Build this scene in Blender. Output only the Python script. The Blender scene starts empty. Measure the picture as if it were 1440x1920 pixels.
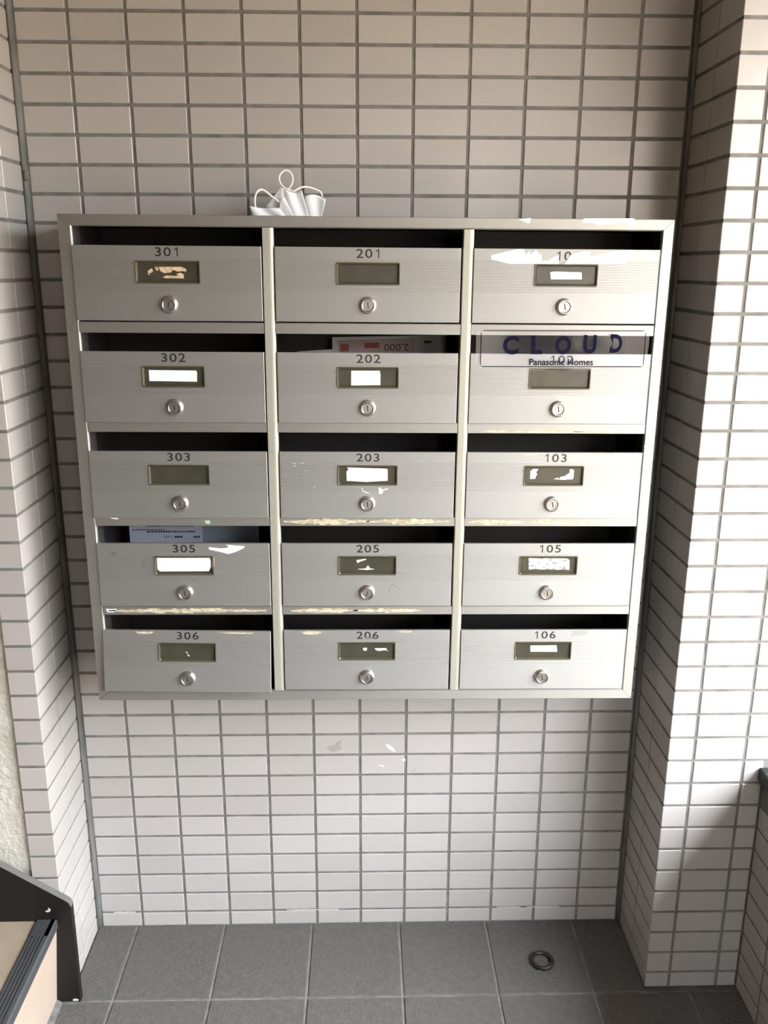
import bpy, bmesh, math, random
from mathutils import Vector, Matrix

random.seed(7)
SC = bpy.context.scene
COL = SC.collection

# ------------------------------------------------------------------ camera
cam_data = bpy.data.cameras.new('camera')
cam_data.sensor_fit = 'HORIZONTAL'
cam_data.sensor_width = 36.0
cam_data.lens = 1646.52 / 1440.0 * 36.0
cam_data.clip_start = 0.02
cam = bpy.data.objects.new('camera', cam_data)
COL.objects.link(cam)
_rx, _ry, _rz = -0.27202, -0.0035528, -0.0243975
_M = Matrix.Rotation(_rz, 3, 'Z') @ Matrix.Rotation(_rx, 3, 'X') @ Matrix.Rotation(_ry, 3, 'Y')
_right, _fwd, _up = _M.col[0], _M.col[1], _M.col[2]
cam.matrix_world = Matrix(((_right[0], _up[0], -_fwd[0], 0.6094),
                           (_right[1], _up[1], -_fwd[1], -1.7025),
                           (_right[2], _up[2], -_fwd[2], 1.4616),
                           (0, 0, 0, 1)))
SC.camera = cam

# ------------------------------------------------------------------ world, exposure
SKY = 48.0
world = bpy.data.worlds.new('overcast_sky')
SC.world = world
world.use_nodes = True
_nt = world.node_tree
_bg = _nt.nodes['Background']
_bg.inputs['Color'].default_value = (0.91, 0.95, 1.0, 1)
# overcast sky, three times as bright overhead as at the horizon
_tc = _nt.nodes.new('ShaderNodeTexCoord')
_sx = _nt.nodes.new('ShaderNodeSeparateXYZ')
_mr = _nt.nodes.new('ShaderNodeMapRange')
_mr.inputs['From Min'].default_value = 0.0
_mr.inputs['From Max'].default_value = 1.0
_mr.inputs['To Min'].default_value = SKY / 3
_mr.inputs['To Max'].default_value = SKY
_nt.links.new(_tc.outputs['Generated'], _sx.inputs[0])
_nt.links.new(_sx.outputs['Z'], _mr.inputs['Value'])
_nt.links.new(_mr.outputs[0], _bg.inputs['Strength'])
SC.view_settings.view_transform = 'Standard'
SC.view_settings.look = 'None'
SC.view_settings.gamma = 1.0
SC.view_settings.use_curve_mapping = False
SC.view_settings.exposure = 0.0


# ------------------------------------------------------------------ materials
def mat(name, color, rough=0.5, metal=0.0, spec=0.5):
    m = bpy.data.materials.new(name)
    m.use_nodes = True
    b = m.node_tree.nodes['Principled BSDF']
    b.inputs['Base Color'].default_value = (*color, 1)
    b.inputs['Roughness'].default_value = rough
    b.inputs['Metallic'].default_value = metal
    b.inputs['Specular IOR Level'].default_value = spec
    return m


def nodes(m):
    nt = m.node_tree
    return nt, nt.nodes['Principled BSDF']


def noise_color(m, c0, c1, scale=(10, 10, 10), detail=4, lo=0.35, hi=0.65, bump=0.0, bump_scale=None, dist=0.002):
    """base colour between two tones by object-space noise, optional bump"""
    nt, b = nodes(m)
    tc = nt.nodes.new('ShaderNodeTexCoord')
    mp = nt.nodes.new('ShaderNodeMapping')
    mp.inputs['Scale'].default_value = scale
    nt.links.new(tc.outputs['Object'], mp.inputs['Vector'])
    nz = nt.nodes.new('ShaderNodeTexNoise')
    nz.inputs['Scale'].default_value = 1.0
    nz.inputs['Detail'].default_value = detail
    nt.links.new(mp.outputs['Vector'], nz.inputs['Vector'])
    cr = nt.nodes.new('ShaderNodeValToRGB')
    cr.color_ramp.elements[0].position = lo
    cr.color_ramp.elements[1].position = hi
    cr.color_ramp.elements[0].color = (*c0, 1)
    cr.color_ramp.elements[1].color = (*c1, 1)
    nt.links.new(nz.outputs['Fac'], cr.inputs['Fac'])
    nt.links.new(cr.outputs['Color'], b.inputs['Base Color'])
    if bump:
        nb = nt.nodes.new('ShaderNodeTexNoise')
        nb.inputs['Scale'].default_value = bump_scale or 200
        nb.inputs['Detail'].default_value = 5
        nt.links.new(tc.outputs['Object'], nb.inputs['Vector'])
        bp = nt.nodes.new('ShaderNodeBump')
        bp.inputs['Strength'].default_value = bump
        bp.inputs['Distance'].default_value = dist
        nt.links.new(nb.outputs['Fac'], bp.inputs['Height'])
        nt.links.new(bp.outputs['Normal'], b.inputs['Normal'])
    return m


def make_tile_mat():
    m = mat('glazed_tile', (0.56, 0.5, 0.455), 0.22, 0, 0.5)
    nt, b = nodes(m)
    oi = nt.nodes.new('ShaderNodeObjectInfo')
    cr = nt.nodes.new('ShaderNodeValToRGB')
    e = cr.color_ramp.elements
    e[0].position, e[1].position = 0.0, 1.0
    e[0].color = (0.362, 0.341, 0.324, 1)
    e[1].color = (0.402, 0.381, 0.364, 1)
    nt.links.new(oi.outputs['Random'], cr.inputs['Fac'])
    nt.links.new(cr.outputs['Color'], b.inputs['Base Color'])
    tc = nt.nodes.new('ShaderNodeTexCoord')
    nz = nt.nodes.new('ShaderNodeTexNoise')
    nz.inputs['Scale'].default_value = 45
    nz.inputs['Detail'].default_value = 2
    nt.links.new(tc.outputs['Object'], nz.inputs['Vector'])
    bp = nt.nodes.new('ShaderNodeBump')
    bp.inputs['Strength'].default_value = 0.10
    bp.inputs['Distance'].default_value = 0.002
    nt.links.new(nz.outputs['Fac'], bp.inputs['Height'])
    nt.links.new(bp.outputs['Normal'], b.inputs['Normal'])
    return m


def make_alu(name, c0, c1, rough, metal=0.9, spec=0.5):
    """anodised aluminium, brushed along x"""
    m = mat(name, c0, rough, metal, spec)
    noise_color(m, c0, c1, (3, 60, 420), 3, 0.3, 0.7)
    nt, b = nodes(m)
    # brushed along x: the sheen spreads up and down
    tv = nt.nodes.new('ShaderNodeCombineXYZ')
    tv.inputs['Z'].default_value = 1.0
    b.inputs['Anisotropic'].default_value = 0.5
    nt.links.new(tv.outputs[0], b.inputs['Tangent'])
    return m


M_tile = make_tile_mat()
M_grout = noise_color(mat('grout', (0.13, 0.125, 0.115), 0.9), (0.125, 0.12, 0.112), (0.185, 0.18, 0.168), (30, 30, 30))
M_seal = noise_color(mat('sealant', (0.14, 0.14, 0.13), 0.6), (0.085, 0.087, 0.082), (0.15, 0.15, 0.142), (60, 60, 14))
M_floor = noise_color(mat('floor_tile', (0.2, 0.19, 0.18), 0.62), (0.078, 0.074, 0.071), (0.105, 0.1, 0.096), (70, 70, 70), 7, 0.3, 0.7, 0.7, 150, 0.004)
M_fgrout = noise_color(mat('floor_grout', (0.26, 0.24, 0.22), 0.9), (0.12, 0.115, 0.108), (0.2, 0.19, 0.178), (40, 40, 40))
M_plaster = noise_color(mat('cream_plaster', (0.74, 0.72, 0.62), 0.9), (0.50, 0.495, 0.42), (0.62, 0.61, 0.54), (14, 14, 14), 4, 0.35, 0.65, 0.7, 90, 0.006)
M_ceil = mat('ceiling_paint', (0.34, 0.27, 0.19), 0.9)
M_concrete = noise_color(mat('concrete', (0.32, 0.29, 0.25), 0.9), (0.19, 0.145, 0.095), (0.25, 0.195, 0.13), (2, 2, 2))
M_added_facade = mat('added_facade_paint', (0.47, 0.42, 0.355), 0.9)
M_roomwall = mat('room_paint', (0.04, 0.036, 0.031), 0.85)
M_coping = noise_color(mat('coping_stone', (0.02, 0.022, 0.022), 0.6, 0, 0.2), (0.014, 0.016, 0.016), (0.035, 0.038, 0.037), (50, 50, 50))
M_alu = make_alu('brushed_aluminium', (0.385, 0.387, 0.378), (0.395, 0.397, 0.388), 0.60, 0.85)
M_frame = make_alu('frame_aluminium', (0.375, 0.37, 0.348), (0.385, 0.38, 0.357), 0.55, 0.85)
M_pillar = mat('champagne_aluminium', (0.40, 0.395, 0.338), 0.5, 0.4)
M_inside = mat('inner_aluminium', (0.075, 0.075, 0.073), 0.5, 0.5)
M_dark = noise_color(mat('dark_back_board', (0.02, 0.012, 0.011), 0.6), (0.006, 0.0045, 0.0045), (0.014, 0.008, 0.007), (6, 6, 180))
M_bronze = mat('bronze_plate_rim', (0.085, 0.077, 0.048), 0.42, 0.3)
M_plate = noise_color(mat('olive_plate', (0.075, 0.073, 0.05), 0.3), (0.034, 0.034, 0.024), (0.050, 0.047, 0.031), (40, 40, 40))
M_chrome = mat('nickel', (0.54, 0.525, 0.51), 0.30, 1.0)
M_plug = mat('nickel_plug', (0.42, 0.405, 0.395), 0.42, 1.0)
M_black = mat('key_black', (0.02, 0.019, 0.018), 0.6)
M_ink = mat('number_ink', (0.012, 0.012, 0.011), 0.5)
M_card = mat('white_card', (0.76, 0.80, 0.83), 0.7)
M_white = mat('white_adhesive_paper', (0.82, 0.83, 0.84), 0.65)
M_tan = noise_color(mat('tan_paper', (0.5, 0.36, 0.22), 0.8), (0.42, 0.28, 0.17), (0.6, 0.46, 0.3), (160, 160, 160))
M_glue = noise_color(mat('old_glue', (0.43, 0.37, 0.25), 0.8), (0.34, 0.28, 0.17), (0.58, 0.53, 0.4), (120, 120, 240))
M_smear = mat('grey_smear', (0.16, 0.16, 0.155), 0.8)
M_green = mat('green_tape', (0.38, 0.56, 0.36), 0.6)
M_mask = mat('mask_fabric', (0.70, 0.72, 0.725), 0.85)
M_loop = mat('ear_loop_elastic', (0.76, 0.74, 0.70), 0.8)
M_ring = noise_color(mat('rusty_ring', (0.03, 0.02, 0.018), 0.45, 0.0), (0.008, 0.006, 0.0055), (0.022, 0.011, 0.009), (90, 90, 90))
M_string = mat('stringer_paint', (0.010, 0.0085, 0.0075), 0.5, 0, 0.25)
M_stringtop = mat('stringer_edge', (0.11, 0.105, 0.10), 0.7)
M_peach = noise_color(mat('peach_vinyl', (0.70, 0.54, 0.42), 0.55), (0.36, 0.28, 0.22), (0.40, 0.32, 0.255), (9, 9, 9))
M_tread = noise_color(mat('tread_vinyl', (0.5, 0.41, 0.31), 0.5), (0.25, 0.20, 0.145), (0.31, 0.25, 0.19), (16, 16, 16))
M_rubber = mat('nosing_rubber', (0.045, 0.05, 0.052), 0.42)
M_letter = mat('shaded_blue_paper', (0.42, 0.45, 0.57), 0.6)  # darker than the paper itself: slot shade is put into the colour
M_env = mat('shaded_grey_envelope', (0.24, 0.28, 0.31), 0.6)  # tone lowered to carry the shade inside the slot
M_flyer = mat('shaded_flyer_paper', (0.42, 0.425, 0.43), 0.6)  # white paper greyed, with the shade of the slot painted in
M_red = mat('flyer_red', (0.25, 0.05, 0.045), 0.6)
M_pink = mat('flyer_pink', (0.36, 0.27, 0.26), 0.6)
M_navy = mat('navy_print', (0.009, 0.009, 0.022), 0.6, 0, 0.0)
M_chip = mat('bare_chip', (0.5, 0.48, 0.45), 0.8)
M_smudge = mat('grey_smudge', (0.27, 0.26, 0.25), 0.7)
M_smear2 = mat('mortar_smear', (0.45, 0.44, 0.43), 0.8)
M_scratch = mat('white_scratch', (0.78, 0.77, 0.76), 0.6)


def make_worn_card():
    m = mat('smudged_card', (0.9, 0.93, 0.95), 0.7)
    noise_color(m, (0.16, 0.18, 0.19), (0.78, 0.82, 0.84), (110, 110, 330), 5, 0.40, 0.55)
    return m


def make_faint_card():
    m = mat('faint_card', (0.9, 0.93, 0.95), 0.7)
    noise_color(m, (0.62, 0.64, 0.66), (0.78, 0.82, 0.84), (120, 120, 260), 5, 0.30, 0.42)
    return m


def make_film():
    m = bpy.data.materials.new('clear_film')
    m.use_nodes = True
    nt = m.node_tree
    nt.nodes.clear()
    out = nt.nodes.new('ShaderNodeOutputMaterial')
    tr = nt.nodes.new('ShaderNodeBsdfTransparent')
    tr.inputs['Color'].default_value = (0.95, 0.95, 0.97, 1)
    gl = nt.nodes.new('ShaderNodeBsdfGlossy')
    gl.inputs['Roughness'].default_value = 0.10
    df = nt.nodes.new('ShaderNodeBsdfDiffuse')
    df.inputs['Color'].default_value = (0.75, 0.68, 0.78, 1)
    m1 = nt.nodes.new('ShaderNodeMixShader')
    m1.inputs[0].default_value = 0.020
    m2 = nt.nodes.new('ShaderNodeMixShader')
    m2.inputs[0].default_value = 0.032
    nt.links.new(tr.outputs[0], m1.inputs[1])
    nt.links.new(df.outputs[0], m1.inputs[2])
    nt.links.new(m1.outputs[0], m2.inputs[1])
    nt.links.new(gl.outputs[0], m2.inputs[2])
    nt.links.new(m2.outputs[0], out.inputs['Surface'])
    return m


M_worn, M_faint, M_film = make_worn_card(), make_faint_card(), make_film()


# ------------------------------------------------------------------ helpers
def link(name, mesh, parent=None, loc=(0, 0, 0)):
    o = bpy.data.objects.new(name, mesh)
    COL.objects.link(o)
    o.location = loc
    if parent is not None:
        o.parent = parent
    return o


def mesh_of(name, verts, faces, material, smooth=False):
    me = bpy.data.meshes.new(name)
    me.from_pydata([tuple(v) for v in verts], [], faces)
    me.materials.append(material)
    if smooth:
        for p in me.polygons:
            p.use_smooth = True
    me.update()
    return me


class MB:
    def __init__(self):
        self.v, self.f = [], []

    def add(self, verts, faces):
        n = len(self.v)
        self.v += [tuple(q) for q in verts]
        self.f += [tuple(i + n for i in fc) for fc in faces]
        return self

    def box(self, x0, x1, y0, y1, z0, z1):
        v = [(x0, y0, z0), (x1, y0, z0), (x1, y1, z0), (x0, y1, z0), (x0, y0, z1), (x1, y0, z1), (x1, y1, z1), (x0, y1, z1)]
        return self.add(v, [(0, 3, 2, 1), (4, 5, 6, 7), (0, 1, 5, 4), (1, 2, 6, 5), (2, 3, 7, 6), (3, 0, 4, 7)])

    def prism_y(self, poly, y0, y1):
        """xz polygon (counter-clockwise seen from -y) between y0 (front) and y1"""
        n = len(poly)
        v = [(x, y0, z) for x, z in poly] + [(x, y1, z) for x, z in poly]
        f = [tuple(range(n)), tuple(reversed(range(n, 2 * n)))]
        for i in range(n):
            j = (i + 1) % n
            f.append((i, i + n, j + n, j))
        return self.add(v, f)

    def tube(self, pts, r, seg=8, squash=1.0, closed=False):
        pts = [Vector(p) for p in pts]
        n = len(pts)
        rings = []
        prev = None
        for i, p in enumerate(pts):
            a = pts[(i - 1) % n] if (closed or i > 0) else p
            b = pts[(i + 1) % n] if (closed or i < n - 1) else p
            t = (b - a).normalized()
            ref = Vector((0, 1, 0)) if abs(t.y) < 0.9 else Vector((1, 0, 0))
            s = t.cross(ref).normalized()
            w = s.cross(t).normalized()
            rings.append([p + s * (r * math.cos(k * 2 * math.pi / seg)) + w * (r * squash * math.sin(k * 2 * math.pi / seg)) for k in range(seg)])
        v = [q for rg in rings for q in rg]
        f = []
        m = n if closed else n - 1
        for i in range(m):
            j = (i + 1) % n
            for k in range(seg):
                l = (k + 1) % seg
                f.append((i * seg + k, i * seg + l, j * seg + l, j * seg + k))
        if not closed:
            f.append(tuple(range(seg)))
            f.append(tuple(reversed(range((n - 1) * seg, n * seg))))
        return self.add(v, f)

    def mesh(self, name, material, smooth=False, bevel=0.0, fix=True):
        me = bpy.data.meshes.new(name)
        me.from_pydata(self.v, [], self.f)
        bm = bmesh.new()
        bm.from_mesh(me)
        if fix:
            bmesh.ops.recalc_face_normals(bm, faces=bm.faces)
        if bevel:
            bmesh.ops.bevel(bm, geom=list(bm.edges), offset=bevel, segments=1, affect='EDGES')
        bm.to_mesh(me)
        bm.free()
        me.materials.append(material)
        if smooth:
            for p in me.polygons:
                p.use_smooth = True
        me.update()
        return me


def tag(o, label=None, cat=None, group=None, kind=None):
    if label:
        o['label'] = label
    if cat:
        o['category'] = cat
    if group:
        o['group'] = group
    if kind:
        o['kind'] = kind
    return o


def struct(name, mesh, label, parent=None):
    return tag(link(name, mesh, parent), label, None, None, 'structure')


def empty(name, loc=(0, 0, 0)):
    o = bpy.data.objects.new(name, None)
    COL.objects.link(o)
    o.location = loc
    o.empty_display_size = 0.05
    return o


_glyphs = {}


def glyph(ch, w=None, h=None):
    """flat mesh data of one string: verts in (x, z) centred on its box, faces"""
    if ch not in _glyphs:
        cu = bpy.data.curves.new('text', 'FONT')
        cu.body = ch
        cu.resolution_u = 4
        if ch.isdigit():
            cu.offset = 0.010
        elif len(ch) > 6:
            cu.offset = 0.014
        elif len(ch) == 1:
            cu.offset = 0.04
        o = bpy.data.objects.new('text', cu)
        COL.objects.link(o)
        dg = bpy.context.evaluated_depsgraph_get()
        me = bpy.data.meshes.new_from_object(o.evaluated_get(dg))
        vs = [(v.co.x, v.co.y) for v in me.vertices]
        fs = [tuple(p.vertices) for p in me.polygons]
        bpy.data.objects.remove(o)
        bpy.data.curves.remove(cu)
        bpy.data.meshes.remove(me)
        x0, x1 = min(v[0] for v in vs), max(v[0] for v in vs)
        y0, y1 = min(v[1] for v in vs), max(v[1] for v in vs)
        _glyphs[ch] = ([((x - x0) / (x1 - x0) - 0.5, (y - y0) / (y1 - y0) - 0.5) for x, y in vs], fs, (x1 - x0) / (y1 - y0))
    vs, fs, asp = _glyphs[ch]
    w = w if w is not None else h * asp
    return [(x * w, z * h) for x, z in vs], fs


def put_text(mb, ch, cx, y, cz, w, h, flip=False):
    vs, fs = glyph(ch, w, h)
    s = -1 if flip else 1
    mb.add([(cx + s * x, y, cz + s * z) for x, z in vs], fs)


def flat_poly(polys, y, material, name, thick=0.0003):
    """thin paper scraps lying on a vertical face; polygons in (x, z) mm"""
    mb = MB()
    for P in polys:
        mb.prism_y([(x / 1000, z / 1000) for x, z in P], y - thick, y)
    return mb.mesh(name, material)


def scraps(polys, y, material, name, parent, label=None, thick=0.0003, at=None):
    for P in polys:
        o = link(name, flat_poly([P], y, material, name, thick), parent, at or (0, 0, 0))
        if label:
            o['label'] = label


def ragged(x0, x1, z0, z1, rnd, step=0.006, amp=0.4):
    n = max(3, int((x1 - x0) / step))
    h = z1 - z0
    top, bot = [], []
    for i in range(n + 1):
        x = x0 + (x1 - x0) * i / n
        e = min(1, 0.25 + 2.4 * min(i, n - i) / n)
        mid = (z0 + z1) / 2
        top.append((x, mid + h / 2 * e * (1 - amp * rnd.random())))
        bot.append((x, mid - h / 2 * e * (1 - amp * rnd.random())))
    return bot + top[::-1]


# ------------------------------------------------------------------ room shell
ZT = 2.45
LIGHT_GAP = (1.04, 1.3)     # unseen opening added behind the viewer to let in frontal light
JZ = 0.037            # height of the lowest bed joint
JW = 0.0055           # joint width
GD = 0.0022           # how far the joints lie back
WX = 1.392            # face of the low wall on the right

wall_back = struct('wall_back', MB().box(-0.02, 1.22, GD, 0.12, -0.1, ZT).mesh('wall_back', M_grout), 'back wall of the niche, pale beige oblong tiles with grey joints')
wall_left = struct('wall_left', MB().box(-0.0505, -GD, -0.2 + GD, 0.005, -0.1, ZT).mesh('wall_left', M_grout), 'narrow tiled pier on the left side of the niche')
wall_right = struct('wall_right', MB().box(1.2 + GD, 1.62, -0.2 + GD, 0.005, -0.1, ZT).mesh('wall_right', M_grout), 'tiled pier on the right side of the niche')
low = MB().box(WX + GD, 1.56, -2.9, -0.196, -0.1, 0.494)
wall_low = struct('wall_right_low', low.mesh('wall_right_low', M_grout), 'low tiled wall under the opening on the right')
floor = struct('floor', MB().box(-1.7, WX + 0.005, -2.9, 0.006, -0.12, -0.0025).mesh('floor', M_fgrout), 'floor of dark grey square tiles')
struct('wall_left_plaster', MB().box(-1.7, -0.0505, -0.191, 0.005, 0, ZT).mesh('wall_left_plaster', M_plaster), 'cream rough plaster wall beside the stairs')
struct('wall_front', MB().box(-1.8, LIGHT_GAP[0], -3.0, -2.9, -0.12, ZT).box(LIGHT_GAP[1], 1.62, -3.0, -2.9, -0.12, ZT).box(LIGHT_GAP[0], LIGHT_GAP[1], -3.0, -2.9, 2.0, ZT).mesh('wall_front', M_roomwall), 'painted wall behind the viewer with an added opening that lets in light')
struct('wall_left_end', MB().box(-1.8, -1.7, -2.9, 0.005, -0.12, ZT).mesh('wall_left_end', M_roomwall), 'painted wall at the far left of the stair hall')
struct('ceiling', MB().box(-1.8, 1.62, -3.0, 0.12, ZT, ZT + 0.12).mesh('ceiling', M_ceil), 'cream ceiling of the entrance')
struct('wall_right_upper', MB().box(1.42, 1.56, -2.9, -0.194, 1.98, ZT).mesh('wall_right_upper', M_roomwall), 'wall above the opening on the right')
struct('wall_right_jamb', MB().box(1.42, 1.56, -2.9, -2.4, 0.524, 1.98).mesh('wall_right_jamb', M_roomwall), 'side of the opening on the right')
struct('slab_added_outside', MB().box(1.62, 2.27, -6.0, 3.0, 2.2, 2.35).mesh('slab_added_outside', M_concrete), 'added unseen concrete slab outside that blocks the high sky')  # unseen slab, added to cut off steep skylight
struct('wall_added_outside', MB().box(8.0, 8.4, -30, 30, -0.15, 2.55).mesh('wall_added_outside', M_added_facade), 'added unseen pale facade that dims the low sky')  # out of view, added to darken the horizon seen through the opening
struct('wall_added_rear', MB().box(-12, 7.9, -9.4, -9.0, -0.15, 3.0).mesh('wall_added_rear', M_added_facade), 'added unseen pale facade that dims the opening behind the viewer')  # out of view, added to dim light entering from behind the viewer
struct('ground', MB().box(-60.0, 80.0, -60, 60, -0.3, -0.15).mesh('ground', M_concrete), 'concrete ground outside the opening')

# ------------------------------------------------------------------ tiles
T = 0.009   # tile thickness


def tile_box(w, h):
    """tile with its glazed face on y = 0, centred"""
    return MB().box(-w / 2, w / 2, 0, T, -h / 2, h / 2).mesh('tile', M_tile, bevel=0.0011)


_tm = {}


def tile_mesh(w, h):
    k = (round(w, 4), round(h, 4))
    if k not in _tm:
        _tm[k] = tile_box(*k)
    return _tm[k]


def corner_mesh(side, ret, h, mirror):
    """L-shaped corner tile: return in the plane y=0 (towards -x for the left pier), side face towards +y"""
    P = [(0, 0), (0, side), (-T, side), (-T, T), (-ret, T), (-ret, 0)]
    if mirror:
        P = [(-x, y) for x, y in P]
    n = 6
    v = [(x, y, -h / 2) for x, y in P] + [(x, y, h / 2) for x, y in P]
    f = [tuple(range(n)), tuple(range(n, 2 * n))] + [(i, (i + 1) % n, n + (i + 1) % n, n + i) for i in range(n)]
    return MB().add(v, f).mesh('tile', M_tile, bevel=0.0011)


_cm = {}


def rows(z_top):
    """(z0, z1) of the tile courses from the floor up"""
    out = [(0.0008, JZ - JW / 2)]
    k = 0
    while JZ + 0.05 * (k + 1) < z_top + 0.03:
        out.append((JZ + 0.05 * k + JW / 2, JZ + 0.05 * (k + 1) - JW / 2))
        k += 1
    return out


def jig(o):
    o.rotation_euler[0] += random.uniform(-0.0022, 0.0022)
    o.rotation_euler[2] += random.uniform(-0.0022, 0.0022)


SEEN_TOP = 1.96
ALL = rows(ZT - 0.04)


def stuff_boxes(boxes, parent, name='tile'):
    mb = MB()
    for b in boxes:
        mb.box(*b)
    return tag(link(name, mb.mesh('tile', M_tile), parent), kind='stuff')


rest = []
for z0, z1 in ALL:
    for c in range(12):
        x0, x1 = 0.1 * c + JW / 2, 0.1 * (c + 1) - JW / 2
        if c == 0:
            x0 = 0.0095
        if c == 11:
            x1 = 1.1905
        if z0 > SEEN_TOP or (z0 > 0.585 and z1 < 1.54 and 1 <= c <= 10):
            rest.append((x0, x1, 0, T, z0, z1))
            continue
        o = link('tile', tile_mesh(x1 - x0, z1 - z0), wall_back, ((x0 + x1) / 2, random.uniform(-0.0003, 0.0003), (z0 + z1) / 2))
        jig(o)
stuff_boxes(rest, wall_back)

for (wall, mirror) in ((wall_left, False), (wall_right, True)):
    rest = []
    for z0, z1 in ALL:
        zc, h = (z0 + z1) / 2, z1 - z0
        if z0 > SEEN_TOP:
            if mirror:
                rest += [(1.2, 1.2 + T, -0.2, -0.006, z0, z1), (1.21, 1.6, -0.2, -0.2 + T, z0, z1)]
            else:
                rest += [(-T, 0, -0.2, -0.006, z0, z1), (-0.05, -0.01, -0.2, -0.2 + T, z0, z1)]
            continue
        key = (round(h, 4), mirror)
        if key not in _cm:
            _cm[key] = corner_mesh(0.0985, 0.0472 if mirror else 0.0515, h, mirror)
        X = 1.2 if mirror else 0.0
        link('tile', _cm[key], wall, (X, -0.2, zc))
        # the inner tile of the side face
        y0, y1 = -0.0985, -0.0105
        o = link('tile', tile_mesh(y1 - y0, h), wall, (X, (y0 + y1) / 2, zc))
        o.rotation_euler[2] = math.pi / 2 if not mirror else -math.pi / 2
        jig(o)
        if mirror:
            o = link('tile', tile_mesh(0.0945, h), wall, (1.3, -0.2, zc))
            jig(o)
            w = 0.0945 if z0 > 0.5 else WX - 0.002 - 1.35275
            o = link('tile', tile_mesh(w, h), wall, (1.35275 + w / 2, -0.2, zc))
            jig(o)
            if z0 > 0.5:
                rest.append((1.4528, 1.547, -0.2, -0.2 + T, z0, z1))
    stuff_boxes(rest, wall)

rest = []
for z0, z1 in rows(0.42):
    z1 = min(z1, 0.493)
    for k in range(27):
        y1, y0 = -0.2 - 0.1 * k - JW / 2, -0.3 - 0.1 * k + JW / 2
        if k > 7:
            rest.append((WX, WX + T, y0, y1, z0, z1))
            continue
        o = link('tile', tile_mesh(y1 - y0, z1 - z0), wall_low, (WX, (y0 + y1) / 2, (z0 + z1) / 2))
        o.rotation_euler[2] = -math.pi / 2
        jig(o)
stuff_boxes(rest, wall_low)
cp = MB().prism_y([(1.381, 0.4965), (1.60, 0.4945), (1.60, 0.5217), (1.384, 0.5217), (1.381, 0.5187)], -2.9, -0.202)
link('coping', cp.mesh('coping', M_coping), wall_low)

# smudges and scratches on the back wall
link('smudge', flat_poly([[(528, 456.1), (542.7, 463), (546, 458), (549, 466), (555.4, 471.1), (561.6, 473.3), (557.4, 461.7), (561.4, 452.3), (552, 449), (540.4, 444.2), (534.2, 447.8)]], -0.0006, M_smudge, 'smudge'), wall_back)['label'] = 'grey smudge'
scraps([[(656.7, 463), (664.1, 460.6), (673.5, 453.4), (678.8, 442.8), (668.3, 447.6), (659.9, 454.7)],
                           [(690.6, 424.9), (699, 427.2), (700.1, 422.4), (695.9, 420.1)],
                           [(639, 412.4), (653.8, 409.9), (652.7, 407.5)]], -0.0006, M_scratch, 'scratch', wall_back, 'white scratch')
link('smudge', flat_poly([[(713.1, 392.5), (724.6, 401.9), (724.6, 404.3), (712, 393.7)]], -0.0006, M_smudge, 'smudge'), wall_back)
rr = random.Random(3)
for x0, x1, hh in ((0.035, 0.085, 0.003), (0.43, 0.50, 0.0022), (0.50, 0.55, 0.0016), (0.915, 0.97, 0.0018), (0.985, 1.06, 0.0022)):
    link('mortar_smear', MB().prism_y(ragged(x0, x1, JZ - hh, JZ + hh, rr, 0.004, 0.8), -0.0005, 0.004).mesh('mortar_smear', M_smear2), wall_back)['label'] = 'whitish mortar smear'

# sealant strips in the corners
def sealant(x, sx):
    mb = MB()
    n = 40
    P = []
    rs = random.Random(5 if sx > 0 else 9)
    W0 = 0.0095 if sx > 0 else 0.007
    for i in range(n + 1):
        z = 0.001 + (ZT - 0.01) * i / n
        w = W0 + rs.uniform(-0.0008, 0.0008)
        P += [(x + sx * 0.0005, -0.0108, z), (x + sx * w * 0.42, -0.0045 + rs.uniform(-0.0006, 0.0006), z), (x + sx * w, -0.0004, z), (x + sx * 0.0005, 0.0045, z)]
    f = []
    for i in range(n):
        for k in range(4):
            l = (k + 1) % 4
            f.append((4 * i + k, 4 * i + l, 4 * i + 4 + l, 4 * i + 4 + k))
    f += [(0, 1, 2, 3), (4 * n, 4 * n + 1, 4 * n + 2, 4 * n + 3)]
    return mb.add(P, f)


s1 = sealant(0.0, 1)
# the blob high in the left corner
vs, fs = [], []
for i in range(7):
    a = math.pi * i / 6
    for k in range(8):
        b = 2 * math.pi * k / 8
        vs.append((0.006 + 0.006 * math.sin(a) * math.cos(b), -0.008 + 0.006 * math.sin(a) * math.sin(b), 1.6175 + 0.010 * math.cos(a)))
for i in range(6):
    for k in range(8):
        fs.append((i * 8 + k, i * 8 + (k + 1) % 8, i * 8 + 8 + (k + 1) % 8, i * 8 + 8 + k))
s1.add(vs, fs)
struct('trim_1', s1.mesh('trim_1', M_seal, smooth=True), 'grey sealant strip in the left corner of the niche')
struct('trim_2', sealant(1.2, -1).mesh('trim_2', M_seal, smooth=True), 'grey sealant strip in the right corner of the niche')

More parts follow.
